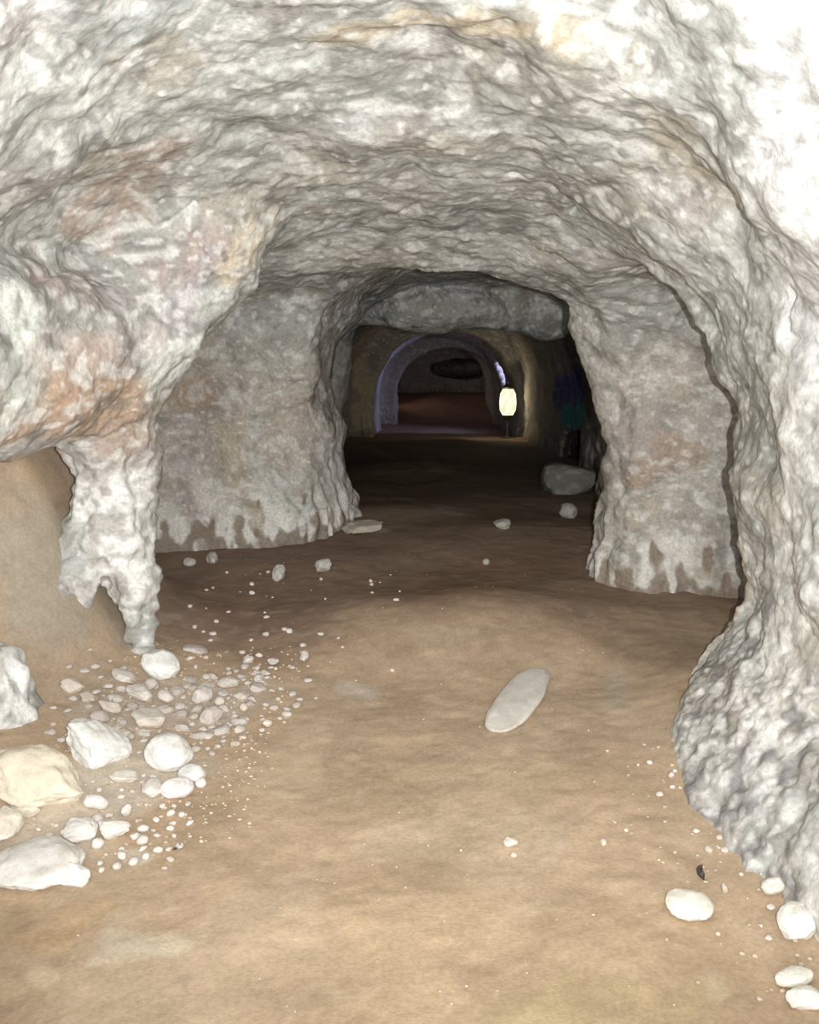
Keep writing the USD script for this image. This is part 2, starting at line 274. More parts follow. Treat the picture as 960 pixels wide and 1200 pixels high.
# ---------------------------------------------------------------- colours of the rock and the mud (minerals, stains, mud splashes, painted shade and lamplight)
ROCK_STAINS_AND_GLOW = [  # mineral and mud stains, a blue-teal patch, painted lamplight on the jamb: (end, end, radius, colour, strength), metres
    ((0.83, 2.08, 2.18), (1.2, 2.78, 1.63), 0.166, (0.61, 0.605, 0.60), 0.8),
    ((0.86, 2.24, 2.1), (0.91, 2.35, 2.01), 0.082, (0.76, 0.76, 0.755), 0.7),
    ((1.2, 2.89, 1.37), (1.26, 2.91, 0.56), 0.167, (0.78, 0.765, 0.72), 0.6),
    ((0.78, 2.71, 2.18), (0.87, 2.98, 2.14), 0.107, (0.46, 0.4, 0.3), 0.6),
    ((0.35, 2.84, 2.38), (0.76, 3.94, 2.1), 0.228, (0.3, 0.3, 0.275), 0.5),
    ((0.83, 3.27, 2.08), (0.86, 3.23, 2.07), 0.088, (0.66, 0.66, 0.62), 0.85),
    ((0.13, 3.28, 2.34), (0.36, 3.24, 2.33), 0.058, (0.66, 0.67, 0.66), 0.7),
    ((-0.2, 2.84, 2.46), (0.41, 2.58, 2.37), 0.076, (0.6, 0.5, 0.35), 0.65),
    ((0.54, 2.76, 2.28), (0.65, 2.59, 2.25), 0.038, (0.85, 0.84, 0.8), 0.8),
    ((0.18, 2.58, 2.43), (0.59, 2.39, 2.37), 0.066, (0.66, 0.68, 0.66), 0.5),
    ((-0.9, 2.17, 2.19), (-1.04, 2.49, 2.01), 0.059, (0.35, 0.32, 0.27), 0.6),
    ((-0.82, 2.21, 2.28), (-0.54, 2.67, 2.43), 0.086, (0.52, 0.56, 0.56), 0.5),
    ((-0.73, 2.64, 2.34), (-0.75, 2.71, 2.33), 0.043, (0.92, 0.93, 0.93), 0.9),
    ((-0.85, 2.54, 2.2), (-0.86, 2.89, 2.27), 0.102, (0.76, 0.78, 0.74), 0.7),
    ((-1.05, 2.43, 2.02), (-1.05, 2.47, 2.01), 0.035, (0.85, 0.87, 0.85), 0.8),
    ((-0.93, 3.33, 2.21), (-1.2, 3.65, 2.1), 0.162, (0.47, 0.37, 0.31), 0.75),
    ((-1.31, 3.37, 1.81), (-0.85, 3.87, 1.99), 0.150, (0.45, 0.355, 0.33), 0.75),
    ((-1.0, 3.89, 1.7), (-0.82, 3.9, 1.96), 0.086, (0.42, 0.37, 0.4), 0.65),
    ((-0.65, 4.03, 2.09), (-0.78, 4.0, 1.91), 0.105, (0.74, 0.66, 0.53), 0.95),
    ((-1.34, 3.1, 1.67), (-1.34, 3.09, 1.44), 0.104, (0.82, 0.86, 0.79), 0.9),
    ((-1.16, 3.72, 1.43), (-0.93, 4.05, 1.58), 0.094, (0.7, 0.72, 0.65), 0.7),
    ((-1.25, 3.39, 1.39), (-1.23, 3.73, 1.32), 0.208, (0.47, 0.325, 0.225), 0.85),
    ((-1.4, 3.19, 1.26), (-1.32, 3.39, 1.28), 0.104, (0.48, 0.33, 0.23), 0.75),
    ((-1.52, 3.42, 1.14), (-1.61, 4.25, 1.02), 0.086, (0.54, 0.38, 0.24), 0.6),
    ((-1.24, 3.95, 1.2), (-1.13, 4.07, 1.31), 0.127, (0.4, 0.31, 0.24), 0.6),
    ((-1.51, 5.82, 1.28), (-1.35, 5.94, 1.33), 0.100, (0.42, 0.3, 0.2), 0.6),
    ((-1.32, 3.19, 1.53), (-1.07, 3.81, 1.61), 0.098, (0.56, 0.48, 0.44), 0.5),
    ((-1.42, 3.99, 0.99), (-1.22, 4.02, 1.0), 0.100, (0.8, 0.79, 0.76), 0.6),
    ((-1.32, 3.92, 0.87), (-1.31, 3.95, 0.58), 0.160, (0.86, 0.85, 0.82), 0.9),
    ((-1.44, 3.94, 0.51), (-1.43, 3.76, 0.45), 0.053, (0.84, 0.83, 0.8), 0.9),
    ((-1.24, 3.95, 0.47), (-1.24, 4.01, 0.25), 0.054, (0.74, 0.72, 0.69), 0.8),
    ((-1.5, 3.23, 0.46), (-1.42, 3.07, 0.22), 0.124, (0.88, 0.88, 0.86), 0.9),
    ((-1.4, 5.74, 0.57), (-1.42, 5.82, 1.12), 0.132, (0.49, 0.42, 0.41), 0.5),
    ((-1.18, 5.94, 1.11), (-1.13, 5.87, 0.66), 0.146, (0.5, 0.42, 0.31), 0.65),
    ((-0.89, 5.96, 0.68), (-0.77, 5.92, 0.54), 0.137, (0.66, 0.69, 0.63), 0.7),
    ((-0.62, 6.22, 0.97), (-0.5, 6.4, 0.65), 0.084, (0.62, 0.585, 0.565), 0.6),
    ((-0.91, 5.83, 0.4), (-0.58, 6.07, 0.43), 0.092, (0.76, 0.71, 0.65), 0.7),
    ((-1.0, 5.9, 1.66), (-0.67, 5.96, 1.83), 0.194, (0.44, 0.45, 0.41), 0.5),
    ((-0.63, 6.31, 1.26), (-0.75, 6.07, 1.23), 0.081, (0.3, 0.25, 0.235), 0.6),
    ((-0.8, 6.05, 1.22), (-0.87, 6.05, 0.87), 0.144, (0.56, 0.49, 0.41), 0.5),
    ((-1.49, 5.78, 0.79), (-1.47, 5.72, 0.57), 0.088, (0.36, 0.31, 0.28), 0.5),
    ((1.44, 4.88, 1.04), (1.29, 4.98, 0.94), 0.151, (0.42, 0.3, 0.22), 0.6),
    ((1.29, 3.61, 1.06), (1.73, 4.87, 0.47), 0.065, (0.3, 0.29, 0.29), 0.65),
    ((1.23, 5.04, 1.4), (1.44, 4.95, 1.55), 0.188, (0.58, 0.54, 0.47), 0.5),
    ((1.44, 4.93, 0.46), (1.27, 5.0, 0.24), 0.183, (0.68, 0.63, 0.55), 0.65),
    ((1.1, 4.92, 1.73), (1.29, 4.78, 1.76), 0.144, (0.36, 0.37, 0.34), 0.6),
    ((1.08, 2.78, 0.25), (1.14, 2.45, 0.3), 0.118, (0.42, 0.405, 0.4), 0.5),
    ((1.34, 3.55, 0.86), (1.39, 3.69, 0.46), 0.063, (0.76, 0.67, 0.54), 0.7),
    ((1.18, 3.15, 0.39), (1.25, 2.74, 0.5), 0.102, (0.7, 0.66, 0.62), 0.4),
    ((1.21, 3.12, 0.44), (1.13, 2.8, 0.33), 0.047, (0.84, 0.83, 0.8), 0.6),
    ((1.49, 4.82, 1.63), (1.25, 3.78, 1.54), 0.100, (0.38, 0.38, 0.38), 0.5),
    ((-0.2, 4.37, 2.19), (0.47, 4.29, 2.18), 0.216, (0.31, 0.315, 0.295), 0.55),
    ((-0.23, 3.19, 2.4), (0.23, 3.15, 2.36), 0.170, (0.34, 0.345, 0.325), 0.45),
    ((-0.49, 3.62, 2.34), (-0.18, 3.35, 2.33), 0.094, (0.68, 0.67, 0.68), 0.5),
    ((0.34, 4.68, 2.09), (0.09, 4.7, 2.12), 0.051, (0.66, 0.65, 0.58), 0.5),
    ((-0.0, 8.24, 1.99), (0.85, 8.3, 2.0), 0.199, (0.42, 0.42, 0.36), 0.7),
    ((1.1, 8.27, 1.84), (1.16, 8.28, 1.8), 0.169, (0.36, 0.36, 0.32), 0.6),
    ((-0.91, 17.79, 1.5), (-0.87, 17.79, 0.41), 0.201, (0.46, 0.42, 0.26), 0.8),  # yellow lamplight on the far arch's left jamb, put into the rock colour
    ((2.0, 11.0, 1.22), (2.1, 13.2, 1.10), 0.26, (0.07, 0.08, 0.36), 1.0),  # blue above teal, a patch on the chamber's right wall
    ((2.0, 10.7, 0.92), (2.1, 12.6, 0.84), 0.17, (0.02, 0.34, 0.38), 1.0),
]
FLOOR_STAINS_AND_STREAKS = [  # mud tones and pale patches, plus painted streaks of flash-lit dust
    ((-1.15, 3.3, 0.2), (-0.80, 3.6, 0.15), 0.22, (0.55, 0.47, 0.39), 0.7),
    ((-1.2, 2.5, 0.1), (-0.9, 3.0, 0.1), 0.20, (0.60, 0.53, 0.44), 0.75),
    ((-0.07, 2.15, 0.02), (0.46, 1.97, 0.02), 0.344, (0.52, 0.385, 0.245), 0.5),
    ((0.27, 3.28, 0.07), (0.22, 2.73, 0.04), 0.333, (0.47, 0.36, 0.245), 0.4),
    ((0.09, 4.81, 0.28), (0.88, 5.69, 0.3), 0.353, (0.24, 0.155, 0.1), 0.8),
    ((-1.11, 4.93, 0.26), (-0.67, 4.54, 0.22), 0.275, (0.26, 0.175, 0.125), 0.8),
    ((-0.34, 5.85, 0.32), (1.08, 6.97, 0.35), 0.244, (0.21, 0.145, 0.095), 0.8),
    ((1.17, 4.08, 0.19), (0.88, 4.46, 0.24), 0.209, (0.29, 0.205, 0.14), 0.7),
    ((-0.04, 4.22, 0.21), (0.46, 4.24, 0.21), 0.083, (0.47, 0.37, 0.25), 0.7),
    ((-0.33, 4.15, 0.18), (-0.29, 4.27, 0.21), 0.083, (0.4, 0.3, 0.2), 0.5),
    ((-0.57, 3.79, 0.12), (-0.0, 3.53, 0.07), 0.181, (0.42, 0.32, 0.22), 0.4),
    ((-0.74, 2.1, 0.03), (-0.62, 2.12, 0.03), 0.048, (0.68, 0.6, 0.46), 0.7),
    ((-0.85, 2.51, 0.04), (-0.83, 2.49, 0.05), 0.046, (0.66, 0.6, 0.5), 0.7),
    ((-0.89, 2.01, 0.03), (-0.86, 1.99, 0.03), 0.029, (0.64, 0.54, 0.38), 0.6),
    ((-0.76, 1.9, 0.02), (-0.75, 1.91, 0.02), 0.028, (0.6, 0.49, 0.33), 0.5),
    ((-0.27, 3.79, 0.1), (-0.22, 3.78, 0.09), 0.067, (0.54, 0.47, 0.4), 0.6),  # faint blob of dust caught by the flash, painted on the floor
    ((0.95, 3.9, 0.12), (0.86, 3.54, 0.11), 0.037, (0.5, 0.44, 0.36), 0.6),  # faint upright streak of dust caught by the flash, painted on the floor
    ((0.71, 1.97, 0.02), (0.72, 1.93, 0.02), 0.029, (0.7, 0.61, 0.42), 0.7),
    ((-1.11, 2.26, 0.04), (-0.89, 2.19, 0.04), 0.092, (0.52, 0.35, 0.19), 0.6),
    ((-0.46, 6.35, 0.38), (-0.21, 6.17, 0.36), 0.054, (0.52, 0.43, 0.33), 0.8),
    ((-0.08, 8.04, 0.33), (0.33, 6.73, 0.4), 0.098, (0.36, 0.28, 0.22), 0.7),
    ((-0.69, 14.49, 0.24), (0.38, 9.82, 0.37), 0.115, (0.34, 0.26, 0.18), 0.6),
    ((-1.24, 3.57, 0.2), (-0.82, 3.54, 0.1), 0.176, (0.55, 0.47, 0.39), 0.5),
    ((-1.11, 2.57, 0.07), (-1.07, 2.94, 0.12), 0.140, (0.6, 0.52, 0.43), 0.5),
    ((0.24, 1.87, 0.01), (0.64, 1.89, 0.02), 0.080, (0.5, 0.41, 0.22), 0.5),
    ((-1.6, 3.77, 0.82), (-1.5, 3.64, 0.47), 0.252, (0.39, 0.335, 0.265), 0.9),
    ((-1.38, 4.04, 0.45), (-1.32, 3.95, 0.31), 0.156, (0.37, 0.31, 0.24), 0.8),
    ((-1.66, 3.74, 0.89), (-1.47, 4.01, 0.89), 0.111, (0.42, 0.365, 0.285), 0.7),
    ((0.43, 5.52, 0.28), (0.64, 5.52, 0.28), 0.053, (0.35, 0.22, 0.16), 0.6),
    ((-0.85, 5.83, 0.32), (-1.35, 5.79, 0.33), 0.139, (0.27, 0.19, 0.13), 0.7),
]

def stains(base, v, table, warp):
    q = v + warp
    for a, b, r, c, strength in table:
        a, b = np.array(a), np.array(b) + 1e-4
        near = np.flatnonzero(((v > np.minimum(a, b) - 1.8 * r) & (v < np.maximum(a, b) + 1.8 * r)).all(1))
        if not len(near):
            continue
        p = q[near]
        e = capsule(p[:, 0], p[:, 1], p[:, 2], a, b, 0, 0) / r + 0.45 * N(v[near], 0.9 / r, 70)
        w = (sstep(1.25, 0.55, e) * strength)[:, None]
        base[near] = base[near] * (1 - w) + np.array(c) * w
    return base
def rock_colour(v):
    base = np.tile(np.array([0.485, 0.492, 0.468]), (len(v), 1))
    def blend(c, w):
        nonlocal base
        w = np.clip(w, 0, 1)[:, None]
        base = base * (1 - w) + np.array(c) * w
    w3 = np.stack([N(v, 4, 41), N(v, 4, 42), N(v, 4, 43)], 1)
    q = v + 0.10 * w3
    blend((0.33, 0.335, 0.31), sstep(-0.05, 0.35, N(q, 2.4, 44)) * 0.8)
    blend((0.45, 0.40, 0.325), sstep(0.15, 0.5, N(q, 2.9, 45)) * 0.6)
    blend((0.42, 0.37, 0.365), sstep(0.2, 0.55, N(q, 3.5, 46)) * 0.55)
    blend((0.66, 0.665, 0.635), sstep(0.12, 0.45, N(q, 5.5, 47)) * 0.65)
    warm = sstep(4.3, 5.2, v[:, 1]) * sstep(1.9, 1.5, v[:, 2])
    blend((0.47, 0.415, 0.34), warm * 0.7)
    blend((0.33, 0.275, 0.265), warm * sstep(0.1, 0.5, N(q * np.array([1, 1, 0.4]), 4.5, 80)) * 0.6)
    blend((0.60, 0.58, 0.53), warm * sstep(0.15, 0.5, N(q * np.array([1, 1, 0.35]), 6.0, 81)) * 0.5)
    deep_shade = sstep(9.0, 10.0, v[:, 1] + 0.5 * N(v, 1.2, 55))
    blend((0.27, 0.235, 0.21), deep_shade * 0.85)  # browner rock inside, with the chamber's darkness put into its colour
    base = stains(base, v, ROCK_STAINS_AND_GLOW, 0.06 * w3)
    fine = 1 - 0.5 * deep_shade - 0.3 * warm
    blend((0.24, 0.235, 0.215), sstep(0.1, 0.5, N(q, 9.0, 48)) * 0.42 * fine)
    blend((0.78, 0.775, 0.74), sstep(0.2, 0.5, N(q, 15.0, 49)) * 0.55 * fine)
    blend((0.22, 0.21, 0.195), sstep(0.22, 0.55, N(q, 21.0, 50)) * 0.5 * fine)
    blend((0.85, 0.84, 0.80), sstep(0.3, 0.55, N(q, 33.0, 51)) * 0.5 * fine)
    gran = sstep(0.7, 0.85, v[:, 0]) * sstep(3.9, 3.5, v[:, 1]) * sstep(1.0, 0.4, v[:, 2])
    blend((0.24, 0.23, 0.235), gran * sstep(0.15, 0.45, N(v, 17, 57)) * 0.75)
    blend((0.74, 0.73, 0.71), gran * sstep(0.15, 0.45, N(v, 22, 58)) * 0.7)
    tong = sstep(-1.05, -1.15, v[:, 0]) * sstep(3.6, 3.8, v[:, 1]) * sstep(4.7, 4.4, v[:, 1]) * sstep(1.3, 1.0, v[:, 2])
    blend((0.36, 0.335, 0.30), tong * sstep(0.1, 0.4, N(v * np.array([1, 1, 0.3]), 24, 82)) * 0.6)
    # a pale lime fringe round the feet of the pillars, and mud splashed up the feet of the rock in ragged tongues
    hz = v[:, 2] - floor_z(v[:, 0], v[:, 1])
    fl = v * np.array([1, 1, 0.2])
    blend((0.76, 0.735, 0.68), warm * (1 - deep_shade) * sstep(0.50, 0.12, hz + 0.25 * N(fl, 5, 59)) * sstep(-0.25, 0.2, N(fl, 11, 60)) * 0.95)
    blend((0.25, 0.19, 0.14), sstep(0.12, 0.04, hz - 0.30 * N(v * np.array([1, 1, 0.3]), 21, 52)) * 0.85 * sstep(3.9, 4.3, v[:, 1]))
    return base
def mud_colour(v):
    base = np.tile(np.array([0.51, 0.378, 0.258]), (len(v), 1))
    w3 = np.stack([N(v, 5, 71), N(v, 5, 72), 0 * v[:, 0]], 1)
    q = v + 0.08 * w3
    def blend(c, w):
        nonlocal base
        w = np.clip(w, 0, 1)[:, None]
        base = base * (1 - w) + np.array(c) * w
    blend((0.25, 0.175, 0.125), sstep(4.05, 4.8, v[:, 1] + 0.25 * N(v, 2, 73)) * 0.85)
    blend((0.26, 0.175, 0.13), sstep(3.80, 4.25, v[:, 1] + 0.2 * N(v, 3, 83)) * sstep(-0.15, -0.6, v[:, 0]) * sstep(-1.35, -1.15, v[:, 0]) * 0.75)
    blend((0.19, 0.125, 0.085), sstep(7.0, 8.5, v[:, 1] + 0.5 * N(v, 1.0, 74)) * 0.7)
    blend((0.34, 0.19, 0.14), sstep(21.0, 22.5, v[:, 1]) * 0.9)
    base = stains(base, v, FLOOR_STAINS_AND_STREAKS, 0.05 * w3)
    blend((0.58, 0.46, 0.335), sstep(0.1, 0.5, N(q, 3.0, 75)) * 0.3 * sstep(4.6, 4.0, v[:, 1]))
    blend((0.36, 0.26, 0.17), sstep(0.1, 0.5, N(q, 4.5, 76)) * 0.4 * sstep(6.5, 5.0, v[:, 1]))
    base *= (1 + 0.10 * N(q, 18.0, 77) + 0.06 * N(q, 45.0, 78))[:, None]
    blend((0.62, 0.52, 0.39), sstep(0.42, 0.62, N(q, 26.0, 79)) * 0.18 * sstep(6.0, 4.0, v[:, 1]))
    return base

# ---------------------------------------------------------------- materials
def mat(name, nodes, links, surface='p.BSDF'):
    return usdkit.material(stage, '/World/Looks/' + name, nodes, links, surface=surface)
def painted(name, scale=60.0, amount=0.35, bump=0.25, rough_=0.9, dist=0.004):
    return mat(name, {
        'c': ('attribute', {'attribute': 'tone'}), 'g': ('geometry', {}),
        'n': ('noise_texture', {'scale': scale, 'detail': 4.0, 'roughness': 0.6}),
        'r': ('rgb_ramp', {'ramp': [(0.25, (1 - amount,) * 3), (0.75, (1 + amount,) * 3)]}),
        'm': ('mix', {'mix_type': 'multiply', 'fac': 1.0}),
        'n2': ('noise_texture', {'scale': scale * 1.7, 'detail': 3.0}),
        'b': ('bump', {'strength': bump, 'distance': dist}),
        'p': ('principled_bsdf', {'roughness': rough_, 'specular_ior_level': 0.25}),
    }, [('g.position', 'n.vector'), ('g.position', 'n2.vector'), ('n.fac', 'r.fac'), ('c.color', 'm.color1'), ('r.color', 'm.color2'),
        ('m.color', 'p.base_color'), ('n2.fac', 'b.height'), ('b.normal', 'p.normal')])
ROCK = painted('rock', 55.0, 0.26, 0.45)
MUD = painted('mud', 70.0, 0.16, 0.35)

def put(path, v, f, material, normals=None, tone=None):
    m = UsdGeom.Mesh.Define(stage, path)
    m.CreatePointsAttr(Vt.Vec3fArray.FromNumpy(v.astype(np.float32)))
    m.CreateFaceVertexCountsAttr(Vt.IntArray.FromNumpy(np.full(len(f), 3, np.int32)))
    m.CreateFaceVertexIndicesAttr(Vt.IntArray.FromNumpy(f.astype(np.int32).ravel()))
    m.CreateSubdivisionSchemeAttr('none')
    if normals is not None:
        m.CreateNormalsAttr(Vt.Vec3fArray.FromNumpy(normals.astype(np.float32))); m.SetNormalsInterpolation('vertex')
    if tone is not None:
        UsdGeom.PrimvarsAPI(m).CreatePrimvar('tone', T.Color3fArray, 'vertex').Set(Vt.Vec3fArray.FromNumpy(tone.astype(np.float32)))
    UsdShade.MaterialBindingAPI.Apply(m.GetPrim()).Bind(material)
    return m.GetPrim()
def subset(path, mask, material, col):
    f = Fc[mask]
    u = np.unique(f); r = -np.ones(len(V), int); r[u] = np.arange(len(u))
    return put(path, V[u], r[f], material, nrm[u], col[u])
def tag(prim, label=None, category=None, group=None, kind=None):
    for k, t in (('label', label), ('category', category), ('group', group), ('kind', kind)):
        if t:
            prim.SetCustomDataByKey(k, t)
    return prim

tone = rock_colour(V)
cen = V[Fc].mean(1)
x, y, z = cen.T
wob = 0.12 * N(cen, 2.5, 91)
def holder(path, kind='structure'):
    p = UsdGeom.Xform.Define(stage, path).GetPrim()
    return tag(p, kind=kind) if kind else p
left = np.ones(len(Fc), bool)
def take(mask):
    global left
    m = mask & left
    left = left & ~m
    return m
# the setting: one skin of rock, cut where walls, roof and the masses that stand out of them meet
hz = z - np.interp(y, FY, FZ)
for wall in ('wall_left', 'wall_right', 'wall_back'):
    holder('/World/' + wall)
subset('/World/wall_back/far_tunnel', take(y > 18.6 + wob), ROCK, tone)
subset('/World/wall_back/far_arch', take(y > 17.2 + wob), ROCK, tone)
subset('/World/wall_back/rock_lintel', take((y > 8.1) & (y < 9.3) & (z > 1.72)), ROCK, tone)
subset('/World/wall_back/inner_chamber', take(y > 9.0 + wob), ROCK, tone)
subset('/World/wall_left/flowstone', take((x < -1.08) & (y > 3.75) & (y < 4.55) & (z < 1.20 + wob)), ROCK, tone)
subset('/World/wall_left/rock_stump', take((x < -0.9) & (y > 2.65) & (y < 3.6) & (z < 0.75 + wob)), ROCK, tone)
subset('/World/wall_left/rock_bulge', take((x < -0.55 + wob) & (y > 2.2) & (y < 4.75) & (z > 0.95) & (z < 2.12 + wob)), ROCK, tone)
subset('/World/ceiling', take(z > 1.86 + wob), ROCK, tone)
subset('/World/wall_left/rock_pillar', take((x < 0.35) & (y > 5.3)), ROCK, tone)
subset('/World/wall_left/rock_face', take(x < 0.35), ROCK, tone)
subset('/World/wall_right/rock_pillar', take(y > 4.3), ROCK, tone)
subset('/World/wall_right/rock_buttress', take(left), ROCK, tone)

# ---------------------------------------------------------------- floor
def grid(x0, x1, dx, yy):
    gx = np.arange(x0, x1 + dx, dx)
    X, Y = np.meshgrid(gx, yy, indexing='ij')
    i = np.arange(X.size).reshape(X.shape)
    q = np.stack([i[:-1, :-1].ravel(), i[1:, :-1].ravel(), i[1:, 1:].ravel(), i[:-1, 1:].ravel()], 1)
    return X.ravel(), Y.ravel(), np.vstack([q[:, [0, 1, 2]], q[:, [0, 2, 3]]])
fy = np.concatenate([np.arange(-2.2, 1.4, 0.06), np.arange(1.4, 6.0, 0.0125), np.arange(6, 10, 0.025), np.arange(10, 28.4, 0.08)])
X, Y, ff = grid(-2.75, 4.4, 0.0167, fy)
Z = floor_z(X, Y) + floor_fine(X, Y)
fv = np.stack([X, Y, Z], 1)
holder('/World/floor')
(put('/World/floor/mud', fv, ff, MUD, vnormals(fv, ff), mud_colour(fv)))

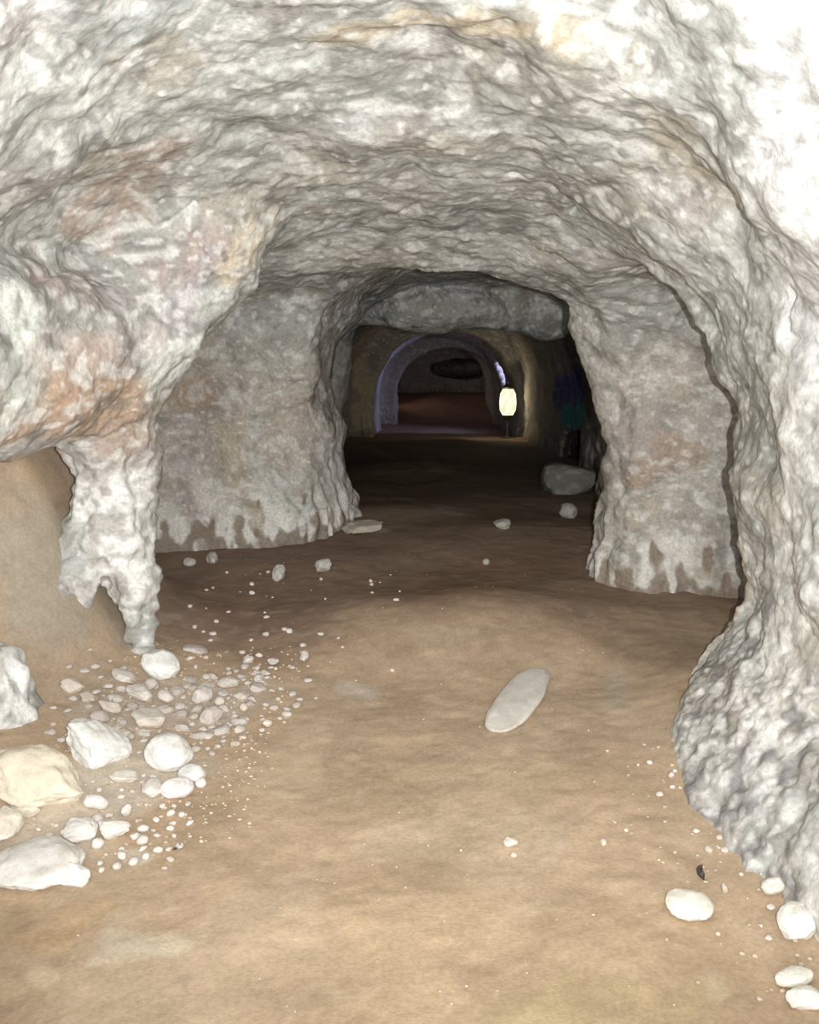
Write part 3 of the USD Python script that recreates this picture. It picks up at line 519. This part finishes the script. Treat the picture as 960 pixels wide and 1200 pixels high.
# ---------------------------------------------------------------- stones lying on the floor
STONES = [  # x, y, width, depth, height, turn, kind, tone, label
    (-1.218, 2.750, 0.328, 0.223, 0.134, 0, 'a', (.78,.70,.56), 'large cream angular rock at the left edge of the rubble'),
    (-1.099, 3.002, 0.222, 0.233, 0.140, 20, 'a', (.84,.83,.79), 'jagged white lump just right of and above the large cream rock'),
    (-0.872, 3.060, 0.172, 0.169, 0.122, 0, 'r', (.86,.85,.82), 'rounded white stone on the right side of the rubble heap'),
    (-0.764, 2.953, 0.101, 0.087, 0.063, 0, 'r', (.80,.78,.75), 'pale stone touching the underside of the rounded white stone'),
    (-0.789, 2.854, 0.115, 0.095, 0.069, 0, 'r', (.80,.76,.74), 'pinkish white stone on the lower right end of the rubble'),
    (-0.722, 2.910, 0.041, 0.049, 0.035, 0, 'r', (.82,.77,.74), 'small pinkish pebble at the right tip of the rubble'),
    (-1.084, 3.752, 0.170, 0.160, 0.115, 0, 'r', (.84,.83,.79), 'rounded white stone right under the flowstone tip'),
    (-1.024, 2.740, 0.083, 0.054, 0.039, 0, 'r', (.84,.83,.80), 'small oblong white stone below the jagged white lump'),
    (-1.220, 2.652, 0.097, 0.051, 0.020, 0, 's', (.80,.76,.68), 'thin pale slab under the large cream rock'),
    (-1.239, 2.556, 0.088, 0.132, 0.079, 0, 'a', (.80,.73,.62), 'cream block cut by the left edge of the picture'),
    (-1.090, 2.405, 0.276, 0.228, 0.087, 0, 's', (.80,.77,.72), 'wide low white slab at the bottom of the rubble'),
    (-0.976, 2.367, 0.083, 0.109, 0.066, 60, 'a', (.85,.84,.80), 'pointed white stone at the lowest tip of the rubble'),
    (-1.022, 2.581, 0.110, 0.104, 0.063, 0, 'a', (.78,.74,.70), 'blocky pale stone on the upper edge of the wide low slab'),
    (-0.927, 2.618, 0.101, 0.088, 0.053, 0, 'a', (.76,.70,.64), 'greyish pink stone right of the blocky pale stone'),
    (-0.955, 2.544, 0.039, 0.039, 0.028, 0, 'r', (.84,.82,.78), 'small round white pebble below the greyish pink stone'),
    (-0.923, 2.729, 0.036, 0.053, 0.032, 0, 'a', (.78,.74,.68), 'small upright pebble between the pinkish stone and the oblong one'),
    (-0.871, 2.850, 0.086, 0.092, 0.055, 0, 'a', (.74,.69,.64), 'dull pink stone left of the pinkish white stone'),
    (-0.987, 2.915, 0.100, 0.066, 0.025, 20, 's', (.76,.71,.64), 'flat beige stone under the jagged white lump'),
    (-1.343, 3.415, 0.088, 0.076, 0.046, 0, 'a', (.66,.58,.50), 'small tan stone at the foot of the mud bank'),
    (-1.264, 3.375, 0.073, 0.066, 0.040, 0, 'a', (.58,.50,.43), 'dull brown stone beside the small tan stone'),
    (-1.206, 3.628, 0.122, 0.086, 0.033, -35, 's', (.70,.65,.60), 'tilted grey slab left of the stone under the flowstone'),
    (-1.104, 3.509, 0.104, 0.095, 0.057, -20, 'a', (.70,.65,.59), 'grey angular stone in the middle of the upper rubble'),
    (-1.010, 3.546, 0.070, 0.070, 0.051, 0, 'r', (.68,.62,.56), 'small grey round stone in the upper rubble'),
    (-1.171, 3.340, 0.086, 0.081, 0.049, 0, 'a', (.64,.57,.50), 'brownish angular stone in the upper rubble'),
    (-1.022, 3.337, 0.132, 0.130, 0.049, 10, 's', (.66,.60,.53), 'flat greyish slab at the centre of the upper rubble'),
    (-0.871, 3.606, 0.085, 0.106, 0.064, 0, 'a', (.68,.62,.57), 'pale pink angular stone right of the upper rubble'),
    (-0.794, 3.573, 0.046, 0.055, 0.040, 0, 'r', (.72,.65,.58), 'small pale pebble next to the pale pink angular stone'),
    (-0.793, 3.752, 0.096, 0.082, 0.031, 0, 's', (.68,.63,.58), 'thin pale slab lying above the small pebbles on the right'),
    (-1.002, 4.029, 0.118, 0.092, 0.035, 25, 's', (.56,.49,.46), 'slanted grey slab near the foot of the flowstone'),
    (-0.686, 3.530, 0.038, 0.046, 0.033, 0, 'r', (.76,.67,.56), 'small cream pebble at the right end of the upper rubble'),
    (-0.570, 3.403, 0.041, 0.041, 0.029, 0, 'r', (.76,.68,.60), 'lone pinkish pebble farthest right of the rubble heap'),
    (-0.664, 3.234, 0.042, 0.043, 0.016, 20, 's', (.78,.72,.62), 'small flat white pebble above the brown floor edge'),
    (-0.748, 3.982, 0.055, 0.055, 0.033, 10, 'a', (.76,.72,.66), 'first of three white pebbles in a row on the dark floor'),
    (-0.628, 3.973, 0.055, 0.070, 0.027, 0, 's', (.70,.65,.60), 'middle flat one of three white pebbles in a row'),
    (-0.492, 4.015, 0.043, 0.082, 0.049, 0, 'a', (.78,.75,.69), 'upright right one of three white pebbles in a row'),
    (-0.770, 5.151, 0.079, 0.156, 0.094, 0, 'a', (.68,.65,.60), 'upright pale stone on the dark floor before the left pillar'),
    (-0.521, 5.293, 0.102, 0.132, 0.079, 0, 'a', (.68,.65,.60), 'wedge shaped pale stone right of the upright pale stone'),
    (-1.228, 5.444, 0.073, 0.115, 0.069, 0, 'a', (.56,.52,.48), 'small grey stone near the left pillar foot'),
    (-1.348, 5.368, 0.082, 0.079, 0.057, 0, 'r', (.56,.52,.48), 'small round stone left of the small grey stone'),
    (-1.390, 5.979, 0.161, 0.117, 0.045, 0, 's', (.54,.50,.46), 'thin grey slab touching the left pillar foot'),
    (0.760, 2.230, 0.122, 0.128, 0.055, 70, 'r', (.84,.80,.70), 'large cream stone alone on the lower right floor'),
    (1.001, 2.272, 0.066, 0.053, 0.038, 0, 'r', (.84,.81,.74), 'small oval cream stone under the right wall foot'),
    (1.002, 2.117, 0.097, 0.106, 0.076, -40, 'r', (.82,.81,.75), 'oval grey white stone at the right edge of the floor'),
    (0.932, 1.962, 0.099, 0.054, 0.039, 10, 'r', (.86,.83,.74), 'oblong cream stone in the lower right corner'),
    (0.924, 1.894, 0.080, 0.068, 0.041, 0, 'a', (.85,.82,.74), 'lumpy cream stone just below the oblong corner stone'),
    (1.000, 2.654, 0.027, 0.054, 0.033, 0, 'a', (.80,.76,.70), 'small upright white pebble against the right wall foot'),
    (0.885, 2.315, 0.017, 0.036, 0.021, 0, 'a', (.74,.70,.62), 'tiny pale pebble beside the dark curled leaf'),
    (0.313, 2.579, 0.047, 0.046, 0.028, 0, 'a', (.80,.74,.64), 'small white lump alone in the middle of the near floor'),
    (0.317, 2.519, 0.023, 0.021, 0.015, 0, 'r', (.76,.70,.60), 'tiny pebble just below the small white lump'),
    (0.598, 2.562, 0.023, 0.031, 0.019, 0, 'a', (.80,.75,.66), 'tiny white pebble right of the small white lump'),
    (1.015, 3.184, 0.025, 0.031, 0.022, 0, 'r', (.78,.74,.68), 'tiny white pebble left of the right wall foot'),
    (1.49, 8.343, 0.508, 0.456, 0.330, 0, 'b', (.21,.21,.18), 'large grey boulder in the dark behind the right pillar'),
    (1.234, 6.882, 0.144, 0.188, 0.135, 0, 'r', (.50,.49,.44), 'small pale stone in front of the large grey boulder'),
    (0.654, 6.258, 0.126, 0.129, 0.077, 0, 'a', (.50,.48,.42), 'lone pale stone on the floor of the second arch'),
    (0.482, 5.508, 0.048, 0.061, 0.044, 0, 'r', (.50,.46,.40), 'tiny pebble on the dark floor before the second arch'),
    (-0.332, 6.209, 0.297, 0.198, 0.075, 10, 's', (.52,.46,.38), 'low tan slab at the right foot of the left pillar'),
    (0.470, 3.650, 0.64, 0.19, 0.05, 66, 'f', (.72,.68,.62), 'streak of flash-lit dust shaped as a long pale slab slantwise in the middle of the floor'),  # dust streak lit by the flash, modelled as a lying slab
]

used_names = {}
def numbered(name):
    k = used_names.get(name, 0); used_names[name] = k + 1
    return '/World/' + (name if k == 0 else f'{name}_{k:03d}')
ICO = {n: trimesh.creation.icosphere(subdivisions=n) for n in (1, 2, 3, 4)}
def stone_shape(rng, size, kind, n):
    m = ICO[n]
    u = np.array(m.vertices)
    cuts = {'r': 7, 'a': 13, 's': 12, 'f': 5, 'b': 12}[kind]
    lo = {'r': 0.80, 'a': 0.58, 's': 0.60, 'f': 0.85, 'b': 0.62}[kind]
    v = u.copy()
    if kind in 'fb':                                    # squarer outline
        v = np.sign(v) * np.abs(v) ** (0.62 if kind == 'b' else 0.7)
    for _ in range(cuts):                               # worn facets
        d = rng.normal(size=3); d /= np.linalg.norm(d)
        k = rng.uniform(lo, 0.95)
        t = v @ d
        v -= np.where(t > k, (t - k) * 0.88, 0)[:, None] * d
    o = rng.uniform(0, 50, 3)
    amp = {'r': 0.07, 'a': 0.13, 's': 0.12, 'f': 0.04, 'b': 0.07}[kind]
    v = v * (1 + amp * N(u + o, 1.6) + 0.5 * amp * N(u + o, 4.0) + (0.25 * amp * N(u + o, 9.0) if n > 2 else 0))[:, None]
    ext = v.max(0) - v.min(0)
    v = (v - (v.max(0) + v.min(0)) / 2) / ext * np.array(size)
    v[:, 2] += size[2] / 2
    return v, np.array(m.faces)
def stone_tone(v, rng, tone_):
    o = rng.uniform(0, 50, 3)
    c = np.tile(np.array(tone_, float), (len(v), 1)) * (1 + 0.10 * N(v + o, 28) + 0.08 * N(v + o, 75))[:, None]
    w = (sstep(0.1, 0.5, N(v + o, 22)) * 0.35)[:, None]
    c = c * (1 - w) + np.array((0.55, 0.48, 0.40)) * w
    low = sstep(0.016, 0.0, v[:, 2] - 0.006 * N(v + o, 60) - 0.008)[:, None] * 0.6      # mud clinging to the foot
    return np.clip(c * (1 - low) + np.array((0.40, 0.30, 0.20)) * low, 0, 0.9)
STONE = painted('pale_stone', 90.0, 0.10, 0.3)
for i, (sx, sy, w, d, h, turn, kind, tn, label) in enumerate(STONES):
    rng = np.random.default_rng(500 + i)
    v, f = stone_shape(rng, (w, d, h), kind, 4 if w > 0.09 else 3)
    a = math.radians(turn); c_, s_ = math.cos(a), math.sin(a)
    v = np.stack([v[:, 0] * c_ - v[:, 1] * s_, v[:, 0] * s_ + v[:, 1] * c_, v[:, 2]], 1)
    name = 'boulder' if kind == 'b' else 'stone_slab' if kind in 'sf' else 'pebble' if w < 0.045 else 'stone'  # the flat kind is the dust streak built as a slab
    p = numbered(name)
    zg = float(floor_z(np.array([sx]), np.array([sy]))[0])
    slope = np.array([float((floor_z(np.array([sx + e1]), np.array([sy + e2])) - floor_z(np.array([sx - e1]), np.array([sy - e2])))[0]) / 0.1 for e1, e2 in ((0.05, 0), (0, 0.05))])
    v[:, 2] += v[:, 0] * slope[0] + v[:, 1] * slope[1]  # lies along the ground
    prim = put(p, v, f, STONE, vnormals(v, f), stone_tone(v - np.array([0, 0, v[:, 2].min()]), rng, tn))
    UsdGeom.Xformable(prim).AddTranslateOp().Set(Gf.Vec3d(sx, sy, zg - 0.16 * h))
    tag(prim, label, 'stone' if name != 'pebble' else 'pebble')

# small pebbles one could count, alike: a few shapes, each copy an Xform of its own
def pebbles(name, label, group, count, seed, place, size, kinds='ras', tint=1.0):
    rng = np.random.default_rng(seed)
    first = []
    taken = [(s[0], s[1], max(s[2], s[3]) / 2) for s in STONES]
    made = 0
    while made < count:
        px, py = place(rng)
        r = rng.uniform(*size)
        if any((px - a) ** 2 + (py - b) ** 2 < (c + r * 0.6) ** 2 for a, b, c in taken):
            continue
        taken.append((px, py, r / 2))
        path = numbered(name)
        zg = float(floor_z(np.array([px]), np.array([py]))[0])
        xf = UsdGeom.Xform.Define(stage, path)
        xf.AddTranslateOp().Set(Gf.Vec3d(px, py, zg - (0.12 if tint > 0.8 else 0.2) * r)); xf.AddRotateZOp().Set(float(rng.uniform(0, 360))); xf.AddScaleOp().Set(Gf.Vec3f(r, r, r))
        if len(first) < 5:
            v, f = stone_shape(rng, (1.0, rng.uniform(0.7, 1.0), rng.uniform(0.4, 0.75)), rng.choice(list(kinds)), 2 if size[1] < 0.06 else 3)
            t_ = np.tile(np.array([(.74, .68, .62), (.68, .62, .57), (.76, .70, .62), (.62, .55, .48), (.72, .64, .58)][len(first)]) * tint, (len(v), 1))
            put(path + '/stone_body', v, f, STONE, vnormals(v, f), t_)
            first.append(path)
        else:
            xf.GetPrim().GetReferences().AddInternalReference(first[made % 5])
            xf.ClearXformOpOrder()
            xf.SetXformOpOrder([UsdGeom.XformOp(xf.GetPrim().GetAttribute(n)) for n in ('xformOp:translate', 'xformOp:rotateZ', 'xformOp:scale')])
            xf.GetPrim().SetInstanceable(True)
        tag(xf.GetPrim(), label, 'pebble', group)
        made += 1
pebbles('rubble_pebble', 'small pale pebble lying loose in the rubble under the left wall', 'loose pebbles of the left rubble', 110, 11,
        lambda r: (lambda t, k: (-1.22 + 0.62 * t + 0.10 * k, 3.0 + 0.75 * r.random() + 0.25 * t + 0.0 * k))(r.random() ** 1.3, r.normal()), (0.022, 0.055), 'ras', 0.86)
pebbles('rubble_stone', 'dull angular stone half sunk in the rubble between the flowstone and the rounded white stone', 'dull stones of the upper rubble', 34, 15,
        lambda r: (lambda t: (-1.2 + 0.55 * t, 3.12 + 0.55 * r.random() + 0.2 * t))(r.random()), (0.05, 0.10), 'as', 0.78)
pebbles('near_rubble_pebble', 'small white pebble lying between the big white rocks on the left', 'pebbles between the big white rocks', 45, 12,
        lambda r: (-1.2 + 0.5 * r.random(), 2.42 + 0.62 * r.random()), (0.018, 0.042))
pebbles('floor_pebble', 'tiny pale pebble scattered on the dark floor before the left pillar', 'scattered pebbles on the dark floor', 45, 13,
        lambda r: (-1.15 + 1.1 * r.random() ** 1.2, 3.9 + 1.4 * r.random()), (0.015, 0.04))
pebbles('wall_foot_pebble', 'small grey white pebble at the foot of the right wall', 'pebbles along the right wall foot', 22, 14,
        lambda r: (lambda t: (0.98 + 0.05 * math.sin(5 * t) - 0.07 * abs(r.normal()), 2.1 + 1.15 * t))(r.random()), (0.012, 0.03))
# grit nobody could count
def grit():
    rng = np.random.default_rng(21)
    vs, fs, ts, n0 = [], [], [], 0
    for k in range(1100):
        zone = rng.random()
        if zone < 0.72:
            t = rng.random() ** 1.4
            px, py = -1.25 + 0.75 * t, 2.4 + 1.6 * rng.random() + 0.2 * t
        elif zone < 0.80:
            px, py = 0.92 + 0.12 * rng.normal(), 1.9 + 1.3 * rng.random()
        else:
            px, py = rng.uniform(-1.2, 1.0), 1.75 + 4.0 * rng.random() ** 1.3
        r = rng.uniform(0.005, 0.016) * (1 if zone < 0.8 else 0.6)
        v, f = stone_shape(rng, (r, r * rng.uniform(0.6, 1), r * rng.uniform(0.4, 0.8)), 'a', 1)
        v = v + np.array([px, py, float(floor_z(np.array([px]), np.array([py]))[0] + floor_fine(np.array([px]), np.array([py]))[0]) - 0.2 * r])
        vs.append(v); fs.append(f + n0); n0 += len(v)
        ts.append(np.tile(np.array((.60, .50, .39)) * rng.uniform(0.75, 1.2), (len(v), 1)))
    v, f, t = np.vstack(vs), np.vstack(fs), np.clip(np.vstack(ts), 0, 0.85)
    return put('/World/floor/grit', v, f, STONE, vnormals(v, f), t)
tag(grit(), kind='stuff')

# ---------------------------------------------------------------- dark curled leaf and dark flake on the mud
LEAF = mat('dark_leaf', {'g': ('geometry', {}), 'n': ('noise_texture', {'scale': 160.0, 'detail': 3.0}),
    'r': ('rgb_ramp', {'ramp': [(0.3, (0.03, 0.022, 0.02)), (0.7, (0.10, 0.07, 0.06))]}), 'p': ('principled_bsdf', {'roughness': 0.7})},
    [('g.position', 'n.vector'), ('n.fac', 'r.fac'), ('r.color', 'p.base_color')])
def leaf(name, loc, length, width, turn, curl, label):
    """A withered leaf: a curled, cupped blade with thickness, a raised midrib and a stalk."""
    path = numbered(name)
    xf = UsdGeom.Xform.Define(stage, path)
    zg = float(floor_z(np.array([loc[0]]), np.array([loc[1]]))[0])
    xf.AddTranslateOp().Set(Gf.Vec3d(loc[0], loc[1], zg + 0.001)); xf.AddRotateZOp().Set(turn)
    n, m = 22, 9
    pts = {}
    verts, faces = [], []
    def arc(t):
        a = curl * t
        return (math.sin(a) / curl * length, (1 - math.cos(a)) / curl * length)
    for side in (1, -1):
        for i in range(n):
            t = i / (n - 1)
            ax, az = arc(t)
            hw = width / 2 * math.sin(math.pi * min(1, t * 0.97 + 0.02)) ** 0.7 * (1 + 0.12 * math.sin(9 * t))
            for j in range(m):
                q = 2 * j / (m - 1) - 1
                verts.append((ax, q * hw, az + 0.35 * width * q * q + side * 0.0005))
    for side in (0, 1):
        for i in range(n - 1):
            for j in range(m - 1):
                a = side * n * m + i * m + j
                quad = [a, a + m, a + m + 1, a + 1]
                if side: quad = quad[::-1]
                faces += [(quad[0], quad[1], quad[2]), (quad[0], quad[2], quad[3])]
    for i in range(n - 1):
        for j in (0, m - 1):
            a, b = i * m + j, n * m + i * m + j
            faces += [(a, b, a + m), (b, b + m, a + m)]
    usdkit.mesh(stage, path + '/blade', trimesh.Trimesh(verts, faces, process=False), LEAF, smooth=40)
    line = np.array([(arc(t)[0], 0, arc(t)[1] + 0.0012) for t in np.linspace(-0.25, 0.95, 18)])
    line[:5, 2] = np.linspace(0.004, line[5, 2], 5)
    from shapely.geometry import Point
    usdkit.mesh(stage, path + '/stalk', trimesh.creation.sweep_polygon(Point(0, 0).buffer(0.0011, 4), line), LEAF, smooth=40)
    return tag(xf.GetPrim(), label, 'leaf')
leaf('leaf', (0.845, 2.37), 0.045, 0.026, 115, 2.4, 'dark curled leaf on the mud beyond the large cream stone')
leaf('leaf', (-0.715, 2.52), 0.026, 0.012, 30, 1.2, 'dark leaf flake on the mud below the rubble')

# ---------------------------------------------------------------- lamp standing at the right edge of the far arch
GLOW = mat('lamp_glow', {'g': ('geometry', {}), 'n': ('noise_texture', {'scale': 9.0, 'detail': 2.0}),
    'r': ('rgb_ramp', {'ramp': [(0.3, (0.80, 0.74, 0.50)), (0.7, (1.0, 0.97, 0.80))]}), 'e': ('emission', {'strength': 1.05})},
    [('g.position', 'n.vector'), ('n.fac', 'r.fac'), ('r.color', 'e.color')], surface='e.emission')
TIN = mat('lamp_metal', {'g': ('geometry', {}), 'n': ('noise_texture', {'scale': 40.0, 'detail': 3.0}),
    'r': ('rgb_ramp', {'ramp': [(0.3, (0.05, 0.05, 0.045)), (0.7, (0.13, 0.125, 0.11))]}), 'p': ('principled_bsdf', {'roughness': 0.55, 'metallic': 0.6})},
    [('g.position', 'n.vector'), ('n.fac', 'r.fac'), ('r.color', 'p.base_color')])
def lathe(profile, n=32):
    return trimesh.creation.revolve(np.array(profile), sections=n)
LAMP_LIGHT = sphere_light('lamp_light', (1.66, 16.75, 0.95), 0.03, 3.0, (1.0, 0.86, 0.55))
lamp = UsdGeom.Xform.Define(stage, '/World/lamp')
LX, LY = 1.86, 17.05
lz = float(floor_z(np.array([LX]), np.array([LY]))[0])
lamp.AddTranslateOp().Set(Gf.Vec3d(LX, LY, lz - 0.03))
usdkit.mesh(stage, '/World/lamp/post', lathe([(0, 0), (0.13, 0), (0.13, 0.03), (0.045, 0.06), (0.03, 0.10), (0.03, 0.34), (0.06, 0.40), (0.10, 0.44), (0.10, 0.46), (0, 0.46)]), TIN, smooth=35)
usdkit.mesh(stage, '/World/lamp/globe', lathe([(0, 0.455), (0.10, 0.46), (0.155, 0.56), (0.165, 0.70), (0.15, 0.86), (0.10, 0.96), (0, 0.98)]), GLOW, smooth=35)
usdkit.mesh(stage, '/World/lamp/cap', lathe([(0, 0.975), (0.11, 0.955), (0.12, 0.98), (0.06, 1.03), (0.02, 1.05), (0.02, 1.08), (0, 1.085)]), TIN, smooth=35)
tag(lamp.GetPrim(), 'glowing pale lamp on a short post at the right edge of the far arch', 'lamp')
